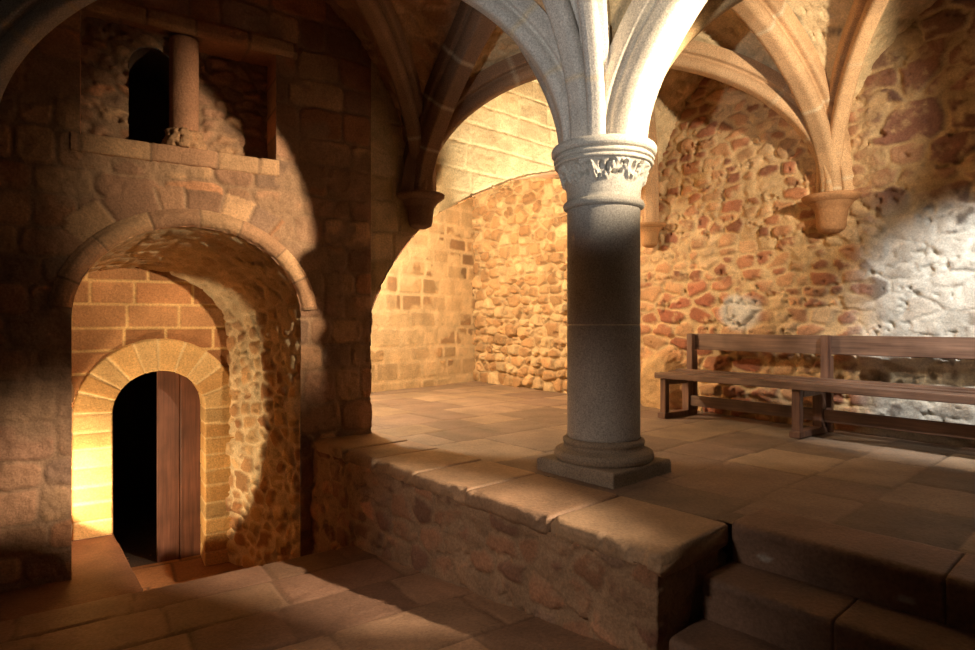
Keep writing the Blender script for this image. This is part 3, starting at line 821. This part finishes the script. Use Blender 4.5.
for i, (lab, cor, K, pal, mo, cv) in enumerate((
    ('vault cell of the aisle facing the arcade arch', (C1, Pp, .2, .1, ZS, ZK, 3.68), KA, YW, YM, .6),
    ('vault cell of the aisle above the low arch', (Pw, Rw, .1, .1, ZK, ZK, 3.75), KA, YW, YM, .6),
    ('vault cell above the rubble wall left of the bench corbel', (Qw, Rw, .05, .05, ZK, ZK, 3.85), KA, YW, YM, .6),
    ('vault cell left of the cross arch over the aisle', (C1, Qp, .2, .1, ZS, ZK, 3.70), KA, YW, YM, .6),
    ('vault cell right of the cross arch over the aisle', (C1, Qp, .2, .1, ZS, ZK, 3.70), KQ, YW, YM, .7),
    ('vault cell above the plastered wall right of the bench corbel', (Qw, Q2w, .05, .05, ZK, ZK, 3.75), KQ, YW, YM, .75),
    ('vault cell behind the bright right-hand arch', (C1, C2, .2, .2, ZS, ZS, 3.68), KQ, YW, YM, .7),
    ('reddish vault cell between the left corbel and the grey arcade arch', (C1, Pp, .2, .1, ZS, ZK, 3.68), KN, P_WEB, srgb(190, 150, 112), .35),
    ('dim vault cell against the left wall above the window', (Pw, P2 + N[:2] * .12, .1, .1, ZK, ZK, 3.95), KN, P_WEB, srgb(180, 140, 106), .3),
    ('dim vault cell overhead left of the grey ribs', (C1, N1, .2, .2, ZS, ZS, 3.70), KN, P_WEB, srgb(190, 150, 112), .4),
    ('pale vault cell right of the upright grey rib', (C1, C2, .2, .2, ZS, ZS, 3.68), KR, YW, YM, .75),
    ('vault cell overhead between the grey ribs', (C1, N1, .2, .2, ZS, ZS, 3.70), KR, P_WEB, srgb(190, 150, 112), .4))):
    web('ceiling_vault', lab, cor, K, None, 200 + i * 7, pal, mo, cv)

def corbel(name, p, into, label, ztop, sc, col, tail=True, seed=1):
    """bell-shaped wall corbel: abacus, bell, rounded tail; INTO points into the wall"""
    root = empty(name, (p[0], p[1], ztop))
    tag(root, label, 'corbel', 'rib corbels')
    root.rotation_euler = (0, 0, math.atan2(into[1], into[0]))
    lathe('abacus', [(.0, -.07 * sc), (.17 * sc, -.07 * sc), (.20 * sc, -.06 * sc), (.235 * sc, -.03 * sc), (.24 * sc, -.005 * sc), (.23 * sc, .0), (.0, .0)], 8 if seed == 2 else 48, M_WALL, root, col, None, .012)
    lathe('bell', [(.185 * sc, -.065 * sc), (.165 * sc, -.09 * sc), (.135 * sc, -.13 * sc), (.122 * sc, -.20 * sc), (.118 * sc, -.27 * sc), (.105 * sc, -.31 * sc), (.06 * sc, -.335 * sc), (.0, -.34 * sc)], 48, M_WALL, root, col * .92,
          lambda A, H, R: .006 * (fbm(A * .3, H, 9, seed) - .5), .012)
    return root
r = corbel('wall_corbel', Pp, U[:2], 'dark stone corbel at the end of the left wall above the low arch', 2.135, .92, srgb(140, 108, 84), seed=1)
r = corbel('wall_corbel', Qp, V[:2], 'lit stone corbel on the wall above the bench', 2.125, 1.02, srgb(166, 122, 84), seed=3)
prism('backing_block', [(.10, -.25), (.42, -.25), (.42, .27), (.10, .27)], -.36, -.075, M_WALL, srgb(158, 120, 88), r, .02, 5)
r = corbel('wall_corbel', Rp, V[:2], 'small stone corbel half hidden behind the column', 2.13, .80, srgb(176, 132, 88), seed=5)

corbel('wall_corbel', P2, N[:2], 'small dark corbel at the left edge below the dim corner rib', 2.13, .55, srgb(140, 108, 84), seed=7)

# ================================================================== BENCH
import bmesh
def box(name, x0, x1, y0, y1, z0, z1, mat, parent, bev=.006, rot=None):
    bm = bmesh.new()
    bmesh.ops.create_cube(bm, size=1)
    for v_ in bm.verts:
        v_.co = Vector(((x0 + x1) / 2 + v_.co.x * (x1 - x0), (y0 + y1) / 2 + v_.co.y * (y1 - y0), (z0 + z1) / 2 + v_.co.z * (z1 - z0)))
    bmesh.ops.bevel(bm, geom=bm.edges[:] , offset=bev, segments=2, affect='EDGES')
    me = bpy.data.meshes.new(name); bm.to_mesh(me); bm.free()
    for p in me.polygons: p.use_smooth = False
    return link(name, me, mat, parent)
def build_bench():
    root = empty('wooden_bench', (1.77, 6.16, 0), math.atan2(-.797, .6036))
    tag(root, 'long dark wooden bench with a single back board against the rubble wall', 'bench')
    x0, x1 = -.05, 2.95
    box('seat_plank', x0, x1, -.03, .17, .405, .462, M_BENCH, root)
    box('seat_plank', x0, x1, .20, .295, .42, .470, M_BENCH, root)
    box('seat_plank', x0, x1, .325, .42, .432, .484, M_BENCH, root)
    for fx in (0.0, 1.34, 2.68):
        box('front_leg', fx, fx + .07, .0, .065, .05, .405, M_BENCHV, root)
        box('runner', fx - .005, fx + .09, -.035, .50, .0, .055, M_BENCHV, root)
        box('cross_rail', fx + .01, fx + .075, .06, .44, .34, .405, M_BENCHV, root)
        box('rear_leg', fx + .0, fx + .085, .375, .455, .055, .41, M_BENCHV, root)
        px = fx + (.02 if fx < .5 else .045)
        box('back_post', px, px + .075, .425, .475, .41, .855 if fx < .5 else .86, M_BENCHV, root)
        box('back_prop', px + .0, px + .07, .475, .53, .0, .68, M_BENCHV, root)
    for a, b in ((.02, 1.405), (1.412, 2.95)):
        box('back_board', a, b, .478, .512, .69, .858, M_BENCH, root)
    for a, b in ((.085, 1.34), (1.425, 2.68)):
        box('stretcher', a, b, .395, .43, .10, .21, M_BENCH, root)
build_bench()

# ================================================================== DOOR
def build_door():
    p = DC + N * .285 - Z * 1.19
    root = empty('door_1', tuple(p), math.atan2(W[1], W[0]))
    structure(root, 'small arched plank door in the niche, its left half opened up in place of the jamb shadow', 'door')
    a = np.linspace(0, math.pi, 60)
    R = .36
    def leaf(name, x0, x1, dep, y, parent, mat):
        n = 24
        xs = np.linspace(x0, x1, n)
        top = (DZ + 1.19) + np.sqrt(np.maximum(R * R - xs ** 2, 0))
        zz = np.linspace(.0, 1, 40)
        X = np.repeat(xs[:, None], 40, 1); Zz = top[:, None] * zz[None, :]
        f = np.stack([X, np.full(X.shape, y), Zz], -1)
        ed = np.minimum(X - x0, x1 - X)
        f[..., 1] += .006 * sstep(ed, .006, 0)
        b = f.copy(); b[..., 1] = y + dep
        P = np.concatenate([b[:1], f, b[-1:]], 0)
        o = surf(name, P, np.ones(P.shape), mat, parent, smooth=False)
        return o
    for x0, x1 in ((-.008, .176), (.180, .36)):
        leaf('door_plank', x0, x1, .05, .0, root, M_DOOR)
    # added passage, dark stand-in for the jamb shadow on the left half
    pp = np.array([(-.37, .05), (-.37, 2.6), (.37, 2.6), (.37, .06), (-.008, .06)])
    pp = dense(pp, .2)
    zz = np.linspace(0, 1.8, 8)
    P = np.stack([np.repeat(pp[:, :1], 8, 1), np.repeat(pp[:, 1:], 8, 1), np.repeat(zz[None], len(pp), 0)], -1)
    surf('shade_passage_wall', P, np.ones(P.shape) * srgb(92, 74, 60), M_WALL, root)
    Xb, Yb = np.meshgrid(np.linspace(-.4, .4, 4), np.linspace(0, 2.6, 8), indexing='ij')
    surf('shade_passage_floor', np.stack([Xb, Yb, 0 * Xb], -1), np.ones(Xb.shape + (3,)) * srgb(92, 74, 60), M_WALL, root)
    surf('shade_passage_ceiling', np.stack([Xb, Yb, 0 * Xb + 1.79], -1), np.ones(Xb.shape + (3,)) * srgb(92, 74, 60), M_WALL, root)
build_door()

# ---- rear enclosure of the far bay (ceiling and hidden side)
S, T = np.meshgrid(lin(4.98, 8.0, .06), lin(1.9, 6.9, .06), indexing='ij')
h, c = rubble(S, T, 301, (.25, .14), .02, YW, YM, cover=.5)
structure(surf('ceiling_alcove', uv(S, T, 3.25 + .0 * S - h), c, M_WALL), 'ceiling of the far bay hidden above the low arch', 'ceiling')
S, T = np.meshgrid(lin(4.612, 8.0, .05), lin(-.05, 3.9, .05), indexing='ij')
h, c = ashlar(S, T, 303, (.2, .3), (.25, .5), .02, .012, P_ASH, MORT)
structure(surf('wall_alcove', uv(S, 2.67 + h, T), c, M_WALL), 'side wall of the far bay hidden behind the pier', 'wall')

# ================================================================== LIGHTS
def look(o, tgt):
    d = Vector(tgt) - o.location
    o.rotation_euler = d.to_track_quat('-Z', 'Y').to_euler()
def spot(name, loc, tgt, power, col, ang, blend=.3, size=.05):
    l = bpy.data.lights.new(name, 'SPOT'); l.energy = power; l.color = col
    l.spot_size = rad(ang); l.spot_blend = blend; l.shadow_soft_size = size
    o = bpy.data.objects.new(name, l); C.objects.link(o); o.location = loc; look(o, tgt); return o
def point(name, loc, power, col, size=.08):
    l = bpy.data.lights.new(name, 'POINT'); l.energy = power; l.color = col; l.shadow_soft_size = size
    o = bpy.data.objects.new(name, l); C.objects.link(o); o.location = loc; return o
WARM = (1.0, .62, .28); AMB = (1.0, .50, .18); COOL = (1.0, .975, .94); SOFTW = (1.0, .72, .42)
# lamp low in the niche behind the left jamb
def aimed(name, loc, az, el, power, col, ang, blend, size=.05):
    a, e = rad(az), rad(el)
    t = (loc[0] + math.cos(e) * math.cos(a), loc[1] + math.cos(e) * math.sin(a), loc[2] + math.sin(e))
    return spot(name, loc, t, power, col, ang, blend, size)
aimed('niche_lamp', (-3.10, 4.36, -.40), 84, 16, 74, (1., .76, .45), 100, .12, .03)
# flood in the far bay behind the pier
point('alcove_flood', tuple(uvp(6.4, 3.0, 2.8)), 500, (1., .88, .67), .08)
# warm floodlights high on the right
L6 = (2.93, 2.26, 2.75)
aimed('wall_flood', L6, 146.5, -9, 1900, (1., .78, .52), 35, 1.0)
aimed('floor_flood', (4.35, 1.26, 2.75), 160.5, -25.5, 3600, (1., .79, .58), 22, .8)
aimed('aisle_flood', (3.1, 2.5, 2.45), 107, 3, 540, (1., .83, .60), 62, .7)
# uplight on the floor behind the column
spot('spandrel_uplight', (1.15, 5.6, .25), (.27, 6.45, 2.48), 1000, (1., .90, .68), 46, .7)
# added unseen fill on the right, standing in for bounce light on the ribs
spot('rib_fill', (1.9, 1.0, 1.9), (.98, 3.3, 2.95), 130, (1., .80, .52), 19, .6)
# cool lights
spot('capital_spot', (-.9, -.3, 1.3), (.82, 3.9, 2.75), 340, COOL, 34, .8, .05)
spot('bench_spot', (2.9, 2.9, 2.5), (3.72, 4.5, .85), 430, COOL, 58, .75, .05)
# weak unseen fill on the left, added to brighten the parapet face
spot('parapet_fill', (-1.9, 1.0, 1.5), (.1, 3.2, -.3), 120, (1., .82, .68), 50, .9, .15)

w = bpy.data.worlds.new('World'); SC.world = w; w.use_nodes = True
w.node_tree.nodes['Background'].inputs['Color'].default_value = (1., .72, .5, 1)
w.node_tree.nodes['Background'].inputs['Strength'].default_value = .014

# ================================================================== CAMERA
cam = bpy.data.cameras.new('Camera'); co = bpy.data.objects.new('Camera', cam); C.objects.link(co)
co.location = (0, 0, .95); co.rotation_euler = (rad(90), 0, 0)
cam.sensor_width = 36; cam.lens = 600 / 975 * 36; cam.clip_start = .02
SC.camera = co
SC.view_settings.view_transform = 'Standard'; SC.view_settings.look = 'None'
SC.view_settings.exposure = 0; SC.view_settings.gamma = 1
SC.view_settings.use_curve_mapping = False
SC.cycles.use_denoising = True
SC.cycles.max_bounces = 6; SC.cycles.diffuse_bounces = 4
SC.cycles.sample_clamp_indirect = 4
